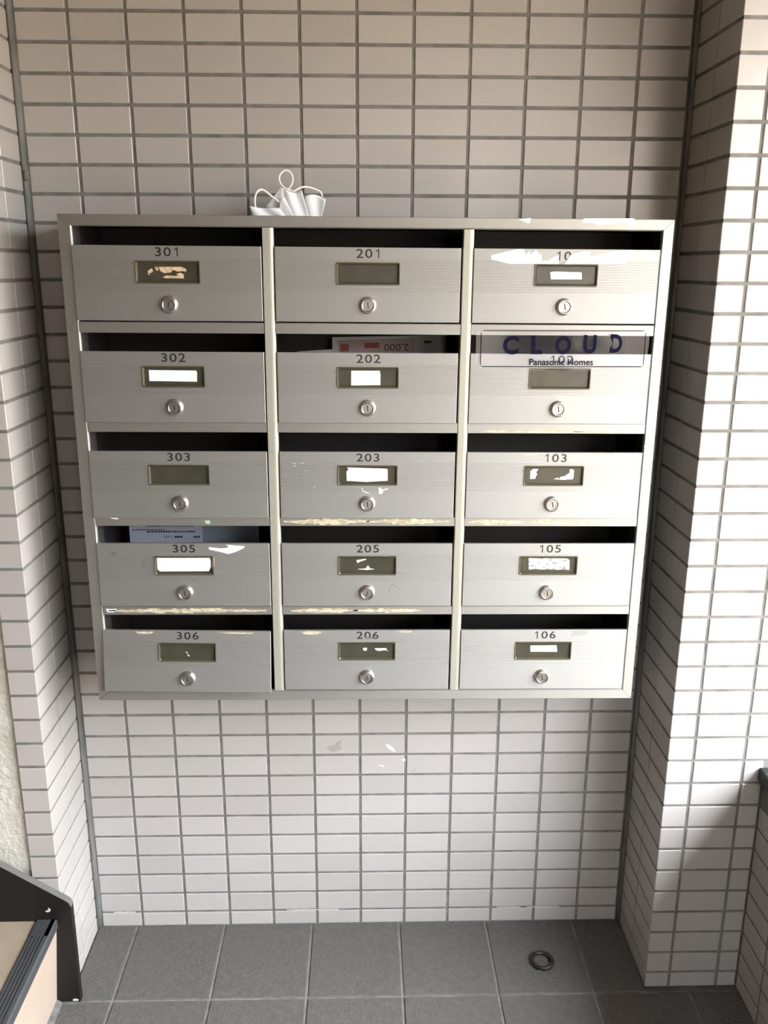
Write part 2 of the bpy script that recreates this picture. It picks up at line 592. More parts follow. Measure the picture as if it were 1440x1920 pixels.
# floor tiles, 200 mm
FX0, FY0, FG = 0.0885, -0.2135, 0.0055
_fm = {}
for i in range(-3, 8):
    for j in range(-1, 13):
        x0, x1 = FX0 + 0.2 * i + FG / 2, FX0 + 0.2 * (i + 1) - FG / 2
        y1, y0 = FY0 - 0.2 * j - FG / 2, FY0 - 0.2 * (j + 1) + FG / 2
        if j == -1:
            y1 = -0.001
        xa = 0.001 if j < 0 else -0.5
        xb = 1.199 if j < 0 else WX - 0.001
        x0, x1 = max(x0, xa), min(x1, xb)
        if x1 - x0 < 0.004:
            continue
        if j >= 0 and x0 < -0.02:
            x0 = max(x0, -0.018)
            if x1 - x0 < 0.01:
                continue
        k = (round(x1 - x0, 4), round(y1 - y0, 4))
        if k not in _fm:
            w, h = k
            _fm[k] = MB().box(-w / 2, w / 2, -h / 2, h / 2, -0.008, 0).mesh('tile', M_floor, bevel=0.0012)
        o = link('tile', _fm[k], floor, ((x0 + x1) / 2, (y0 + y1) / 2, random.uniform(-0.0004, 0.0002)))
        o.rotation_euler[0] = random.uniform(-0.001, 0.001)
        if j < 0:
            pass
# strip of floor between the pier front and the first joint
x0, x1 = 1.2, WX - 0.001
link('tile', MB().box(1.2915, x1, FY0 + FG / 2, -0.2006, -0.008, 0).mesh('tile', M_floor), floor)
link('tile', MB().box(1.2005, 1.2858, FY0 + FG / 2, -0.2006, -0.008, 0).mesh('tile', M_floor), floor)

# ------------------------------------------------------------------ staircase
stairs = tag(empty('staircase', (-0.3, -0.7, 0)), 'peach staircase with black side board and grey ribbed rubber nosing, lower left corner', 'stairs')


def part(name, mesh, parent, label=None):
    """child whose geometry is given in world coordinates under an unrotated parent"""
    p = parent
    off = Vector((0, 0, 0))
    while p is not None:
        off += p.location
        p = p.parent
    o = link(name, mesh, parent, -off)
    if label:
        o['label'] = label
    return o


YS0, YS1 = -1.25, -0.2165       # stair width
RISE, RUN = 0.2006, 0.285
NST = 4
for s in range(NST):
    zt = RISE * (s + 1)
    xf = -0.0075 - RUN * s
    zb = RISE * s
    P = [(xf - 0.017, zb + 0.0005), (xf + 0.0005, zt - 0.006), (xf - 0.012, zt - 0.006), (xf - 0.03, zb + 0.0005)]
    part('riser', MB().prism_y([(xf - 0.03, zb + 0.0005), (xf - 0.017, zb + 0.0005), (xf + 0.0005, zt - 0.007), (xf - 0.02, zt - 0.007)], YS0, YS1).mesh('riser', M_peach), stairs)
    part('tread', MB().box(xf - RUN - 0.02, xf - 0.001, YS0, YS1, zt - 0.0065, zt - 0.0005).mesh('tread', M_tread), stairs)
    nb = MB()
    # smooth end pieces and ribbed middle of the nosing
    for (ya, yb) in ((YS1 - 0.045, YS1), (YS0, YS0 + 0.045)):
        nb.box(xf - 0.036, xf, ya, yb, zt - 0.0004, zt + 0.0035)
    for k in range(4):
        a = xf - 0.036 + 0.0068 * k
        nb.box(a, a + 0.0042, YS0 + 0.045, YS1 - 0.045, zt - 0.0004, zt + 0.0031)
    nb.box(xf - 0.036, xf - 0.008, YS0 + 0.045, YS1 - 0.045, zt - 0.0004, zt + 0.0012)
    nb.prism_y([(xf - 0.0085, zt + 0.0035), (xf - 0.001, zt - 0.016), (xf + 0.0025, zt - 0.016), (xf + 0.0025, zt), (xf - 0.001, zt + 0.0035)][::-1], YS0, YS1)
    part('nosing', nb.mesh('nosing', M_rubber), stairs, 'grey ribbed rubber nosing')
# body under the steps
body = [(-0.032, 0.0)]
for s in range(NST):
    xf = -0.0075 - RUN * s
    body += [(xf - 0.0305, RISE * (s + 1) - 0.0068), (xf - RUN - 0.0305, RISE * (s + 1) - 0.0068)]
body += [(body[-1][0], 0.0)]
part('core', MB().prism_y(body[::-1], YS0 + 0.002, YS1 - 0.002).mesh('core', M_concrete), stairs)
# black side board against the pier and the plaster wall
sl = 0.68
P = [(-1.5, 0.0), (0.0235, 0.0), (0.0245, 0.232), (0.021, 0.241), (0.014, 0.247), (-1.5, 0.247 + sl * 1.514)]
stringer = part('stringer', MB().prism_y(P, -0.2160, -0.2008).mesh('stringer', M_string), stairs, 'black painted side board')
# its paler upper edge
ex = [(0.0245, 0.232), (0.021, 0.241), (0.014, 0.247), (-1.5, 0.247 + sl * 1.514)]
up = [(0.0251, 0.232), (0.0216, 0.2416), (0.0144, 0.2478), (-1.5, 0.248 + sl * 1.514)]
part('edge_strip', MB().prism_y(ex + up[::-1], -0.2157, -0.2010).mesh('edge_strip', M_stringtop), stairs, 'grey upper edge')
for P in ([(-27, 223), (-22, 221), (-18, 222), (-15, 226), (-18, 231), (-21, 230), (-19, 226), (-24, 225)], [(8, 4), (18, 3), (21, 6), (14, 9), (9, 8)]):
    part('paint_chip', flat_poly([P], -0.2161, M_chip, 'paint_chip'), stairs, 'chipped paint')
# filler along the foot of the stairs
rf = random.Random(11)
mb = MB()
v, f = [], []
N = 24
for i in range(N + 1):
    y = -0.2165 - (1.03) * i / N
    w = 0.012 + rf.uniform(-0.003, 0.003)
    v += [(-0.0245, y, 0.008), (-0.0245 + w, y, 0.0012), (-0.0245 + w, y, -0.002), (-0.0245, y, -0.002)]
for i in range(N):
    for k in range(4):
        l = (k + 1) % 4
        f.append((4 * i + k, 4 * i + l, 4 * i + 4 + l, 4 * i + 4 + k))
f += [(0, 1, 2, 3), (4 * N, 4 * N + 1, 4 * N + 2, 4 * N + 3)]
mb.add(v, f)
mb.prism_y(ragged(-0.012, 0.027, -0.0015, 0.0022, rf), -0.2225, -0.2155)
part('filler', mb.mesh('filler', M_seal), stairs, 'grey mortar filler')

# ------------------------------------------------------------------ mailbox bank
CX, CZ = 0.617, 1.105
bank = tag(empty('mailbox_bank', (CX, 0.0, CZ)), 'wall-mounted brushed aluminium mailbox bank of fifteen numbered doors in three columns', 'mailbox')
ROLL = 0.0045
bank.rotation_euler[1] = ROLL
YF = -0.18
FX = (0.1085, 1.1265)
FZ = (0.6645, 1.5415)
IX = (0.1305, 1.1070)
IZ = (0.6842, 1.5230)
DIV = ((0.4412, 0.4600), (0.7750, 0.7930))
TOPS = (1.4930, 1.3200, 1.1472, 0.9780, 0.8080)
DH = 0.1215
DX = {3: (0.1280, 0.4395), 2: (0.4618, 0.7718), 1: (0.7934, 1.1056)}
RAILS = ((1.3512, 1.3690), (1.1812, 1.1985), (1.0105, 1.0265), (0.8390, 0.8550))


def bpart(name, mesh, label=None, parent=None):
    o = link(name, mesh, bank if parent is None else parent, (-CX, 0, -CZ) if parent is None else (0, 0, 0))
    if label:
        o['label'] = label
    return o


# mitred frame: four members, each with a chamfered inner edge
def frame_member(a, b, c, d):
    """front quad a,b (outer) c,d (inner), given in xz; profile goes outer side, face, chamfer, inner side"""
    def lerp(p, q, t):
        return (p[0] + (q[0] - p[0]) * t, p[1] + (q[1] - p[1]) * t)
    t = 0.90
    a1, b1 = lerp(a, d, t), lerp(b, c, t)
    o1, o2 = lerp(a, d, 0.05), lerp(b, c, 0.05)
    ring1 = [(a, -0.15), (a, YF + 0.001), (o1, YF), (a1, YF), (d, YF + 0.0030), (d, -0.1715)]
    ring2 = [(b, -0.15), (b, YF + 0.001), (o2, YF), (b1, YF), (c, YF + 0.0030), (c, -0.1715)]
    n = len(ring1)
    v = [(p[0], y, p[1]) for p, y in ring1] + [(p[0], y, p[1]) for p, y in ring2]
    f = [(i, (i + 1) % n, n + (i + 1) % n, n + i) for i in range(n)] + [tuple(range(n)), tuple(range(n, 2 * n))]
    return MB().add(v, f)


g = 0.0003
O = [(FX[0], FZ[1]), (FX[1], FZ[1]), (FX[1], FZ[0]), (FX[0], FZ[0])]
I = [(IX[0], IZ[1]), (IX[1], IZ[1]), (IX[1], IZ[0]), (IX[0], IZ[0])]
for k in range(4):
    l = (k + 1) % 4
    dx = g if k in (0,) else 0
    A, B, C, D = O[k], O[l], I[l], I[k]
    if k in (0, 2):
        s = 1 if k == 0 else -1
        A, B, C, D = (A[0] + s * g, A[1]), (B[0] - s * g, B[1]), (C[0] - s * g, C[1]), (D[0] + s * g, D[1])
    else:
        s = -1 if k == 1 else 1
        A, B, C, D = (A[0], A[1] + s * g), (B[0], B[1] - s * g), (C[0], C[1] - s * g), (D[0], D[1] + s * g)
    bpart('frame_member', frame_member(A, B, C, D).mesh('frame_member', M_frame))

# case: outer shell, partitions, shelves, dark back board
case, lining = MB(), MB()
for xa, xb in ((FX[0] + 0.001, IX[0] - 0.0005), (IX[1] + 0.0005, FX[1] - 0.001)):
    case.box(xa, xb, -0.1710, -0.1355, FZ[0] + 0.001, FZ[1] - 0.001)
    lining.box(xa, xb, -0.1355, -0.0015, FZ[0] + 0.001, FZ[1] - 0.001)
case.box(IX[0] - 0.002, IX[1] + 0.002, -0.149, -0.0015, IZ[1] + 0.003, FZ[1] - 0.001)
lining.box(IX[0] - 0.002, IX[1] + 0.002, -0.149, -0.0015, FZ[0] + 0.001, IZ[0] - 0.003)
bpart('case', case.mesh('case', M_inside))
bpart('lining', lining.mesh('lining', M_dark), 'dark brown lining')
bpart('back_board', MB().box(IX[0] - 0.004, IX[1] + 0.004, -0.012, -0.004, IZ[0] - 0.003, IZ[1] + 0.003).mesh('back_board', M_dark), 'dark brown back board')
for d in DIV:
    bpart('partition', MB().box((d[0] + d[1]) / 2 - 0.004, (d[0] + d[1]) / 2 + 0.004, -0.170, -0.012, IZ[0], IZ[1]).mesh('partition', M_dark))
    w = d[1] - d[0]
    P = [(d[0], YF + 0.002), (d[0] + 0.0012, YF - 0.0002), (d[0] + w * 0.62, YF - 0.0008), (d[1] - 0.0042, YF - 0.0006), (d[1] - 0.0010, YF + 0.0006), (d[1], YF + 0.002)]
    P += [(d[1], YF + 0.012), (d[0], YF + 0.012)]
    n = len(P)
    v = [(x, y, IZ[0] + 0.0003) for x, y in P] + [(x, y, IZ[1] - 0.0003) for x, y in P]
    f = [(i, (i + 1) % n, n + (i + 1) % n, n + i) for i in range(n)] + [tuple(range(n)), tuple(range(n, 2 * n))]
    bpart('divider', MB().add(v, f).mesh('divider', M_pillar), 'pale champagne vertical divider')

XC = ((IX[0], DIV[0][0]), (DIV[0][1], DIV[1][0]), (DIV[1][1], IX[1]))
rr = random.Random(21)
GLUE = {(0, 3): [(0.14, 0.43, 0.1, 0.9)], (1, 2): [(0.466, 0.62, 0.05, 0.95), (0.615, 0.765, 0.1, 0.95)], (1, 3): [(0.475, 0.60, 0.1, 0.85), (0.59, 0.72, 0.15, 0.8)],
        (2, 1): [(0.82, 0.88, 0.05, 0.35), (0.875, 1.0, 0.03, 0.4), (0.98, 1.085, 0.0, 0.35)], (2, 2): [(0.80, 0.90, 0.1, 0.85), (0.915, 0.985, 0.15, 0.9), (0.985, 1.06, 0.15, 0.85)]}
for c, (x0, x1) in enumerate(XC):
    for r, (z0, z1) in enumerate(RAILS):
        prof = [(YF + 0.0006, z0), (YF + 0.0006, z1 - 0.0008), (YF + 0.0014, z1), (-0.150, z1), (-0.150, z0 + 0.012), (-0.013, z0 + 0.012), (-0.013, z0 + 0.010), (-0.152, z0 + 0.010), (-0.165, z0)]
        n = len(prof)
        v = [(x0 + 0.0002, y, z) for y, z in prof] + [(x1 - 0.0002, y, z) for y, z in prof]
        f = [(i, (i + 1) % n, n + (i + 1) % n, n + i) for i in range(n)] + [tuple(range(n)), tuple(range(n, 2 * n))]
        rail = bpart('rail', MB().add(v, f).mesh('rail', M_frame))
        for (a, b, q0, q1) in GLUE.get((c, r), []):
            h = z1 - z0
            bpart('glue_residue', MB().prism_y(ragged(a, b, z0 + h * q0, z0 + h * q1, rr, 0.005, 0.75), YF + 0.0002, YF + 0.0006).mesh('glue_residue', M_glue), 'yellowed glue residue', rail)


def loc_poly(P):
    return [(x, z + 1000 * ROLL * (x / 1000 - CX)) for x, z in P]


for yy, polys in ((YF, ([(865.6, 1538.2), (886.1, 1540.5), (883.5, 1531.8)],
                        [(973.5, 1540.2), (1057.2, 1540.6), (1061.7, 1533.5), (1062.1, 1528.3), (1053.2, 1528.8), (1049.9, 1533.5), (1027.1, 1533.7), (1001.8, 1529.5), (993.9, 1529.5), (993.7, 1533.2), (970.9, 1534.0)])),
                  (YF + 0.0005, ([(151.4, 1028.8), (169.5, 1027.5), (170.5, 1024.1), (160.9, 1025.7)], [(134.8, 852.7), (155.6, 852.6), (150.6, 846.2), (138.7, 846.3)]))):
    scraps([loc_poly(P) for P in polys], yy, M_white, 'paper_residue', bank, 'white torn sticker residue', 0.0003, (-CX, 0, -CZ))
bpart('tape_scrap', flat_poly([loc_poly([(323.9, 1021.8), (334.4, 1021.8), (333.4, 1015.4), (327.3, 1015.9)])], YF + 0.0005, M_green, 'tape_scrap'), 'pale green tape scrap')
for z0, z1, x0, x1 in ((1.152, 1.166, 1.108, 1.117), (1.128, 1.134, 1.113, 1.117), (0.99, 1.012, 1.111, 1.121), (0.955, 0.985, 1.113, 1.119)):
    bpart('glue_residue', MB().prism_y(ragged(x0, x1, z0, z1, rr, 0.002, 0.7), YF - 0.0002, YF).mesh('glue_residue', M_glue), 'yellowed glue residue')

# ---- one door, shared mesh data.  Local origin: centre of the top edge, front face on y = 0
DW = 0.3110
HOLE = (-0.0528, 0.0528, -0.0600, -0.0248)


def profile(z0, z1):
    """front profile (z, y) from z0 down to z1 with the ribbed band"""
    out = [(z0, 0.0)]
    zs = -0.0190
    for k in range(13):
        zc = zs - 0.0020 - 0.0041 * k
        for dz, y in ((0.0009, 0), (0.0005, 0.0006), (-0.0005, 0.0006), (-0.0009, 0)):
            z = zc + dz
            if z1 < z < z0:
                out.append((z, y))
    out.append((z1, 0.0))
    return out


def door_mesh():
    mb = MB()

    def strip(prof, x0, x1):
        v, f = [], []
        for z, y in prof:
            v += [(x0, y, z), (x1, y, z)]
        for i in range(len(prof) - 1):
            f.append((2 * i, 2 * i + 2, 2 * i + 3, 2 * i + 1))
        mb.add(v, f)
    w = DW / 2
    full = profile(-0.0006, -DH + 0.0006)
    strip(full, -w + 0.0006, HOLE[0])
    strip(full, HOLE[1], w - 0.0006)
    strip(profile(-0.0006, HOLE[3]), HOLE[0], HOLE[1])
    strip(profile(HOLE[2], -DH + 0.0006), HOLE[0], HOLE[1])
    a, b, t, d = -w, w, 0.0, -DH
    e, th = 0.0006, 0.0052
    v = [(a + e, 0, t - e), (b - e, 0, t - e), (b - e, 0, d + e), (a + e, 0, d + e),
         (a, e, t), (b, e, t), (b, e, d), (a, e, d), (a, th, t), (b, th, t), (b, th, d), (a, th, d)]
    f = []
    for k in range(4):
        l = (k + 1) % 4
        f += [(k, l, 4 + l, 4 + k), (4 + k, 4 + l, 8 + l, 8 + k)]
    f.append((8, 9, 10, 11))
    mb.add(v, f)
    me = mb.mesh('door', M_alu, fix=False)
    bm = bmesh.new()
    bm.from_mesh(me)
    bmesh.ops.remove_doubles(bm, verts=bm.verts, dist=1e-6)
    bmesh.ops.recalc_face_normals(bm, faces=bm.faces)
    bm.to_mesh(me)
    bm.free()
    return me


def plate_meshes():
    x0, x1, z0, z1 = HOLE
    r = MB()
    # rim: raised lip, sloping down to the recessed plate
    def ring(ins, y):
        c = 0.0016
        a, b, lo, hi = x0 + ins, x1 - ins, z0 + ins, z1 - ins
        return [(a + c, y, lo), (b - c, y, lo), (b, y, lo + c), (b, y, hi - c), (b - c, y, hi), (a + c, y, hi), (a, y, hi - c), (a, y, lo + c)]
    R = [ring(-0.0010, 0.0002), ring(-0.0006, -0.0010), ring(0.0006, -0.0010), ring(0.0026, 0.0022), ring(0.0032, 0.0016), ring(0.0036, 0.0030)]
    v = [p for q in R for p in q]
    f = []
    for i in range(len(R) - 1):
        for k in range(8):
            f.append((8 * i + k, 8 * i + (k + 1) % 8, 8 * i + 8 + (k + 1) % 8, 8 * i + 8 + k))
    rim = r.add(v, f).mesh('name_plate_rim', M_bronze)
    pl = MB().box(x0 + 0.0028, x1 - 0.0028, 0.0028, 0.0044, z0 + 0.0028, z1 - 0.0028).mesh('name_plate', M_plate)
    return rim, pl


def lathe(prof, seg, material, name, cap=True):
    mb = MB()
    v, f = [], []
    for r, y in prof:
        for k in range(seg):
            a = 2 * math.pi * k / seg
            v.append((r * math.cos(a), y, r * math.sin(a)))
    for i in range(len(prof) - 1):
        for k in range(seg):
            l = (k + 1) % seg
            f.append((i * seg + k, i * seg + l, i * seg + seg + l, i * seg + seg + k))
    if cap:
        f.append(tuple(range((len(prof) - 1) * seg, len(prof) * seg)))
    return mb.add(v, f).mesh(name, material, smooth=False)


ME_door = door_mesh()
ME_rim, ME_plate = plate_meshes()
ME_lock = lathe([(0.0146, 0.0), (0.0146, -0.0016), (0.0140, -0.0024), (0.0132, -0.0052), (0.0120, -0.0068), (0.0104, -0.0074), (0.0096, -0.0070), (0.0092, -0.0048), (0.0092, -0.0040)], 36, M_chrome, 'lock')
for p in ME_lock.polygons:
    p.use_smooth = len(p.vertices) == 4
ME_plug = lathe([(0.0090, -0.0040), (0.0090, -0.0058), (0.0084, -0.0064), (0.0062, -0.0064), (0.0058, -0.0058), (0.0054, -0.0064)], 28, M_plug, 'lock_plug')
ME_key = MB().box(-0.0010, 0.0010, -0.0066, -0.0060, -0.0048, 0.0048).mesh('keyhole', M_black)
ME_lockz = -0.0945

NUM = {(3, 0): '301', (3, 1): '302', (3, 2): '303', (3, 3): '305', (3, 4): '306', (2, 0): '201', (2, 1): '202', (2, 2): '203', (2, 3): '205', (2, 4): '206',
       (1, 0): '10', (1, 1): '102', (1, 2): '103', (1, 3): '105', (1, 4): '106'}
CARDS = {
    '301': (M_tan, 'torn tan paper scraps', [[(-14.5, -32.6), (22.9, -31.9), (30.4, -35.6), (30.7, -39.9), (24.7, -38.8), (15.8, -39.9), (9.4, -36.8), (4.8, -41.0), (-5.3, -42.7), (-12.7, -39.0)], [(-21.1, -32.6), (-15.6, -32.6), (-16.0, -39.0), (-19.7, -37.4)], [(-33.0, -39.0), (-26.7, -34.8), (-23.7, -39.0), (-26.7, -42.2), (-30.5, -42.2), (-31.7, -43.8), (-27.4, -45.4), (-32.9, -45.4)], [(-10.1, -49.1), (-2.2, -45.9), (12.1, -46.9), (17.7, -45.3), (26.3, -48.5), (26.2, -50.6), (-4.7, -50.7)], [(13.4, -43.7), (21.2, -41.5), (26.5, -45.2), (25.2, -48.5), (20.9, -46.3)]]),
    '302': (M_faint, 'white name card', [[(-41.9, -29.9), (38.4, -30.4), (40.2, -33.2), (39.3, -49.3), (-41.8, -48.5)]]),
    '305': (M_card, 'wide white name card', [[(-48.9, -26.9), (46.5, -26.4), (48.8, -32.0), (48.2, -44.5), (43.8, -52.4), (-44.8, -52.9), (-48.8, -48.8)]]),
    '306': (M_white, 'tiny white scraps', [[(-3.6, -41.7), (-0.5, -41.0), (0.5, -44.0)], [(0.5, -45.7), (4.0, -48.3), (2.6, -50.3), (-0.4, -47.0)]]),
    '202': (M_card, 'half-width white name card', [[(-28.4, -30.7), (22.0, -30.7), (19.9, -32.5), (22.0, -34.5), (22.0, -55.3), (-28.6, -56.1)]]),
    '203': (M_card, 'white name card with a torn corner', [[(-36.7, -28.5), (33.1, -30.6), (36.1, -32.1), (36.2, -52.4), (-2.3, -54.8), (-36.9, -52.7), (-37.2, -36.0), (-33.3, -31.5)]]),
    '205': (M_white, 'white label remains', [[(-19.8, -32.7), (-1.2, -29.9), (-2.6, -31.9), (-13.5, -35.6), (-17.6, -38.5)], [(-17.7, -50.1), (-2.6, -48.7), (1.5, -42.9), (5.6, -48.7), (13.9, -50.2), (-1.2, -51.6)]]),
    '206': (M_white, 'two white label scraps', [[(-7.4, -37.1), (-0.1, -36.6), (0.3, -40.3), (-2.6, -43.2), (-7.0, -40.8)], [(14.7, -37.8), (37.3, -37.4), (35.9, -40.6), (42.2, -43.8), (33.5, -41.1), (23.7, -43.2), (16.9, -41.0)]]),
    '10': (M_faint, 'small white name strip', [[(-26.2, -38.9), (-18.4, -37.8), (26.6, -38.8), (27.7, -50.2), (-24.5, -50.4)]]),
    '103': (M_white, 'torn white label corners', [[(-41.6, -36.1), (-36.5, -31.8), (-27.5, -31.8), (-31.4, -38.3), (-28.6, -42.1), (-31.6, -44.3), (-31.9, -49.7), (-41.4, -50.2)], [(1.6, -50.3), (8.9, -47.6), (9.0, -49.8), (11.2, -50.3), (12.5, -46.5), (20.4, -44.9), (29.1, -38.4), (28.2, -32.5), (34.0, -32.0), (36.3, -35.2), (36.0, -47.1), (34.6, -50.9), (25.0, -50.9), (21.9, -51.5), (12.3, -51.2)]]),
    '105': (M_worn, 'smudged white name card', [[(-36.2, -30.2), (36.1, -31.0), (39.4, -34.7), (40.1, -52.9), (20.5, -52.8), (-8.9, -52.2), (-22.3, -51.2), (-34.7, -52.1)]]),
    '106': (M_card, 'small white name strip', [[(-23.6, -34.3), (25.8, -33.9), (27.5, -47.2), (-22.9, -46.8)]]),
}
RES = {
    '10': [('sticker_residue', M_white, 'white torn sticker residue', [[(-126.9, -12.5), (-82.9, -0.9), (-74.0, -0.9), (-71.5, -7.0), (-69.0, -11.2), (-63.8, -4.8), (-61.2, -11.2), (-52.7, -3.7), (-49.1, -8.0), (-43.4, -11.1), (-41.7, -21.8), (-35.1, -19.7), (-32.8, -20.7), (-14.3, -11.0), (-13.5, -25.6), (-95.2, -25.9), (-126.7, -18.9)], [(-4.6, -25.5), (5.8, -11.0), (22.2, -5.6), (37.4, -5.5), (39.5, -13.0), (84.6, -3.2), (108.2, -3.1), (98.6, -24.5)]])],
    '305': [('sticker_residue', M_white, 'white torn sticker residue', [[(46.1, -5.4), (68.1, -8.1), (81.8, -6.3), (82.0, -1.1), (77.2, -0.9), (111.5, -3.8), (108.9, -7.2), (95.0, -14.2), (81.3, -18.6), (70.3, -15.4), (47.1, -10.1)]]),
            ('gold_scrap', M_tan, 'brown paper scrap', [[(51.2, -24.1), (54.7, -25.3), (55.7, -34.1), (53.1, -46.6), (50.7, -45.9)]]),
            ('scuff', M_smear, 'dark scuff marks', [[(-131.7, -15.5), (-117.4, -15.6), (-118.5, -16.9), (-130.5, -16.9)], [(-129.8, -18.2), (-119.9, -18.2), (-120.8, -19.4), (-128.8, -19.4)], [(-127.5, -20.8), (-122.9, -20.8), (-124.2, -22.4), (-126.4, -22.4)],
                                               [(17.9, -68.4), (22.5, -65.9), (27.7, -68.4), (25.2, -70.4), (18.7, -70.4)],
                                               [(-76, -33), (-69, -32.5), (-69, -33.5), (-76, -34)], [(-77, -37.3), (-70, -36.8), (-70, -37.8), (-77, -38.3)], [(-77, -41.6), (-72, -41.1), (-72, -42.1), (-77, -42.6)]])],
    '203': [('sticker_residue', M_white, 'white torn sticker residue', [[(-10.3, -64.5), (-8.3, -65.0), (-8.8, -69.6), (-2.4, -72.7), (4.6, -75.7), (-1.4, -74.7), (-8.8, -71.1)], [(19.9, -64.5), (23.9, -65.1), (26.4, -68.6), (36.7, -65.6), (36.8, -67.7), (27.8, -70.2), (26.9, -75.8), (20.4, -75.8)],
                                                               [(-136, -20), (-126, -21), (-128, -22)], [(-133, -25), (-127, -25), (-127, -26.2)], [(-120, -20), (-113, -19.4), (-114, -21)], [(-112, -33), (-109, -33), (-109, -35)], [(-96, -63), (-93, -62), (-94, -64.4)]])],
    '206': [('smear', M_smear, 'grey smear', [[(-2.5, -13.5), (11.5, -14.0), (12.0, -17.2), (-2.5, -17.3)]]),
            ('glue_residue', M_glue, 'yellowed glue residue', [[(-125, -3), (-110, -1), (-85, -2), (-86, -6), (-98, -9), (-115, -8)], [(60, -2), (85, -1.5), (80, -5), (66, -5)]])],
    '205': [('scuff', M_smear, 'thin dark pencil marks', [[(40.5, -95.1), (41.8, -86.9), (44.2, -80.6), (47.8, -78.9), (51.1, -80.2), (51.1, -80.9), (47.8, -79.7), (44.8, -81.3), (42.5, -86.9), (41.1, -95.1)], [(52.3, -82.2), (62.3, -88.9), (62.3, -89.7), (52.3, -83)]])],
    '306': [('glue_residue', M_glue, 'yellowed glue residue', [[(-95, -1), (-60, -1), (-66, -5), (-88, -6)], [(60, -1), (125, -1), (118, -4), (72, -3.5)]])],
    '103': [('glue_residue', M_glue, 'yellowed glue residue', [[(-60, -3), (-38, -1), (-12, -1), (-14, -3), (-30, -4), (-42, -7), (-52, -7)], [(50, -2), (90, -1.2), (145, -1.2), (140, -5), (112, -4), (84, -6), (52, -6)]])],
    '105': [('glue_residue', M_glue, 'yellowed glue residue', [[(-105, -1), (0, -1), (140, -0.9), (150, -5), (118, -5), (60, -3.2), (-20, -3), (-104, -2.5)]])],
    '102': [],
    '106': [('smear', M_smudge, 'grey smear', [[(48, -4), (72, -2.5), (84, -4), (80, -11), (66, -13), (50, -14), (55, -8)]])],
}
DESC = {'301': 'aluminium door numbered 301 with tan paper scraps in its name plate', '302': 'aluminium door numbered 302 with white name card', '303': 'aluminium door numbered 303 with empty name plate',
        '305': 'aluminium door numbered 305 with white arrow-like sticker residue', '306': 'aluminium door numbered 306, standing slightly ajar', '201': 'aluminium door numbered 201 with empty name plate',
        '202': 'aluminium door numbered 202 with half-width white card', '203': 'aluminium door numbered 203 with white card and white scratch below', '205': 'aluminium door numbered 205 with label remains',
        '206': 'aluminium door numbered 206 with grey smear under the zero', '10': 'aluminium door whose number is half covered by white sticker residue', '102': 'aluminium door numbered 102 under the clear sticker',
        '103': 'aluminium door numbered 103 with torn label corners', '105': 'aluminium door numbered 105 with smudged card', '106': 'aluminium door numbered 106 with small white strip'}
rk = random.Random(4)


def DIGW(ch):
    glyph(ch, 1, 1)
    glyph('0', 1, 1)
    return 0.0120 * _glyphs[ch][2] / _glyphs['0'][2]


for (c, r), num in NUM.items():
    x0, x1 = DX[c]
    door = link('door', ME_door, bank, ((x0 + x1) / 2 - CX, YF - 0.0018, TOPS[r] - CZ))
    door.scale[0] = (x1 - x0) / DW
    door['label'] = DESC[num]
    door.rotation_euler[0] = rk.uniform(-0.002, 0.002)
    if num == '306':
        door.location[0] -= 0.002
        door.rotation_euler[0] = -0.075
        door.rotation_euler[1] = 0.012
    link('name_plate_rim', ME_rim, door)
    link('name_plate', ME_plate, door)
    lz = ME_lockz + rk.uniform(-0.0006, 0.0006)
    link('lock', ME_lock, door, (0, 0, lz))
    pg = link('lock_plug', ME_plug, door, (0, 0, lz))
    ky = link('keyhole', ME_key, door, (0, 0, lz))
    a = rk.choice((0.05, 0.12, -0.1, 0.3, -0.25))
    pg.rotation_euler[1] = ky.rotation_euler[1] = a
    mb = MB()
    for k, ch in enumerate(num):
        w = DIGW(ch)
        if ch == '1':
            c0, y0, z0 = (k - 1) * 0.0150 + 0.0012, -0.0005 if num == '10' else -0.0002, -0.0112 if num == '10' else -0.0099
            mb.add([(c0 + dx, y0, z0 + dz) for dx, dz in ((0.0004, -0.0073), (0.0024, -0.0073), (0.0024, 0.0073), (0.0010, 0.0073), (-0.0032, 0.0044), (-0.0032, 0.0025), (0.0004, 0.0046))], [(0, 1, 2, 3, 6), (3, 4, 5, 6)])
            continue
        put_text(mb, ch, (k - 1) * 0.0150 + 0.0012 - (0.0012 if ch == '1' else 0), -0.0005 if num == '10' else -0.0002, -0.0112 if num == '10' else -0.0099, w, 0.0146)
    link('number', mb.mesh('number', M_ink, fix=False), door)
    dz = 1.5 if c == 3 else (-1.5 if c == 1 else 0)
    if num in CARDS:
        m_, lab, polys = CARDS[num]
        scraps([[(x, z - dz) for x, z in P] for P in polys], 0.0027, m_, 'name_card', door, lab)
    for nm, m_, lab, polys in RES.get(num, []):
        for q, P in enumerate(polys):
            scraps([[(x, min(z - dz, -0.7)) for x, z in P]], -0.0001 - (0.0006 if (num == '10' and q == 1) else 0), m_, nm, door, lab, 0.0002)

# ------------------------------------------------------------------ clear sticker over the slot of door 102
def film_y(x, z):
    lift = 0.0022 * math.exp(-((x - 0.955) / 0.05) ** 2) * max(0.0, min(1, (1.318 - z) / 0.02))
    wav = 0.0007 * math.sin((x - 0.8) * 34) * math.exp(-((z - 1.337) / 0.012) ** 2) * (0.3 + max(0, x - 0.9) * 5)
    return -0.1838 - lift - abs(wav)


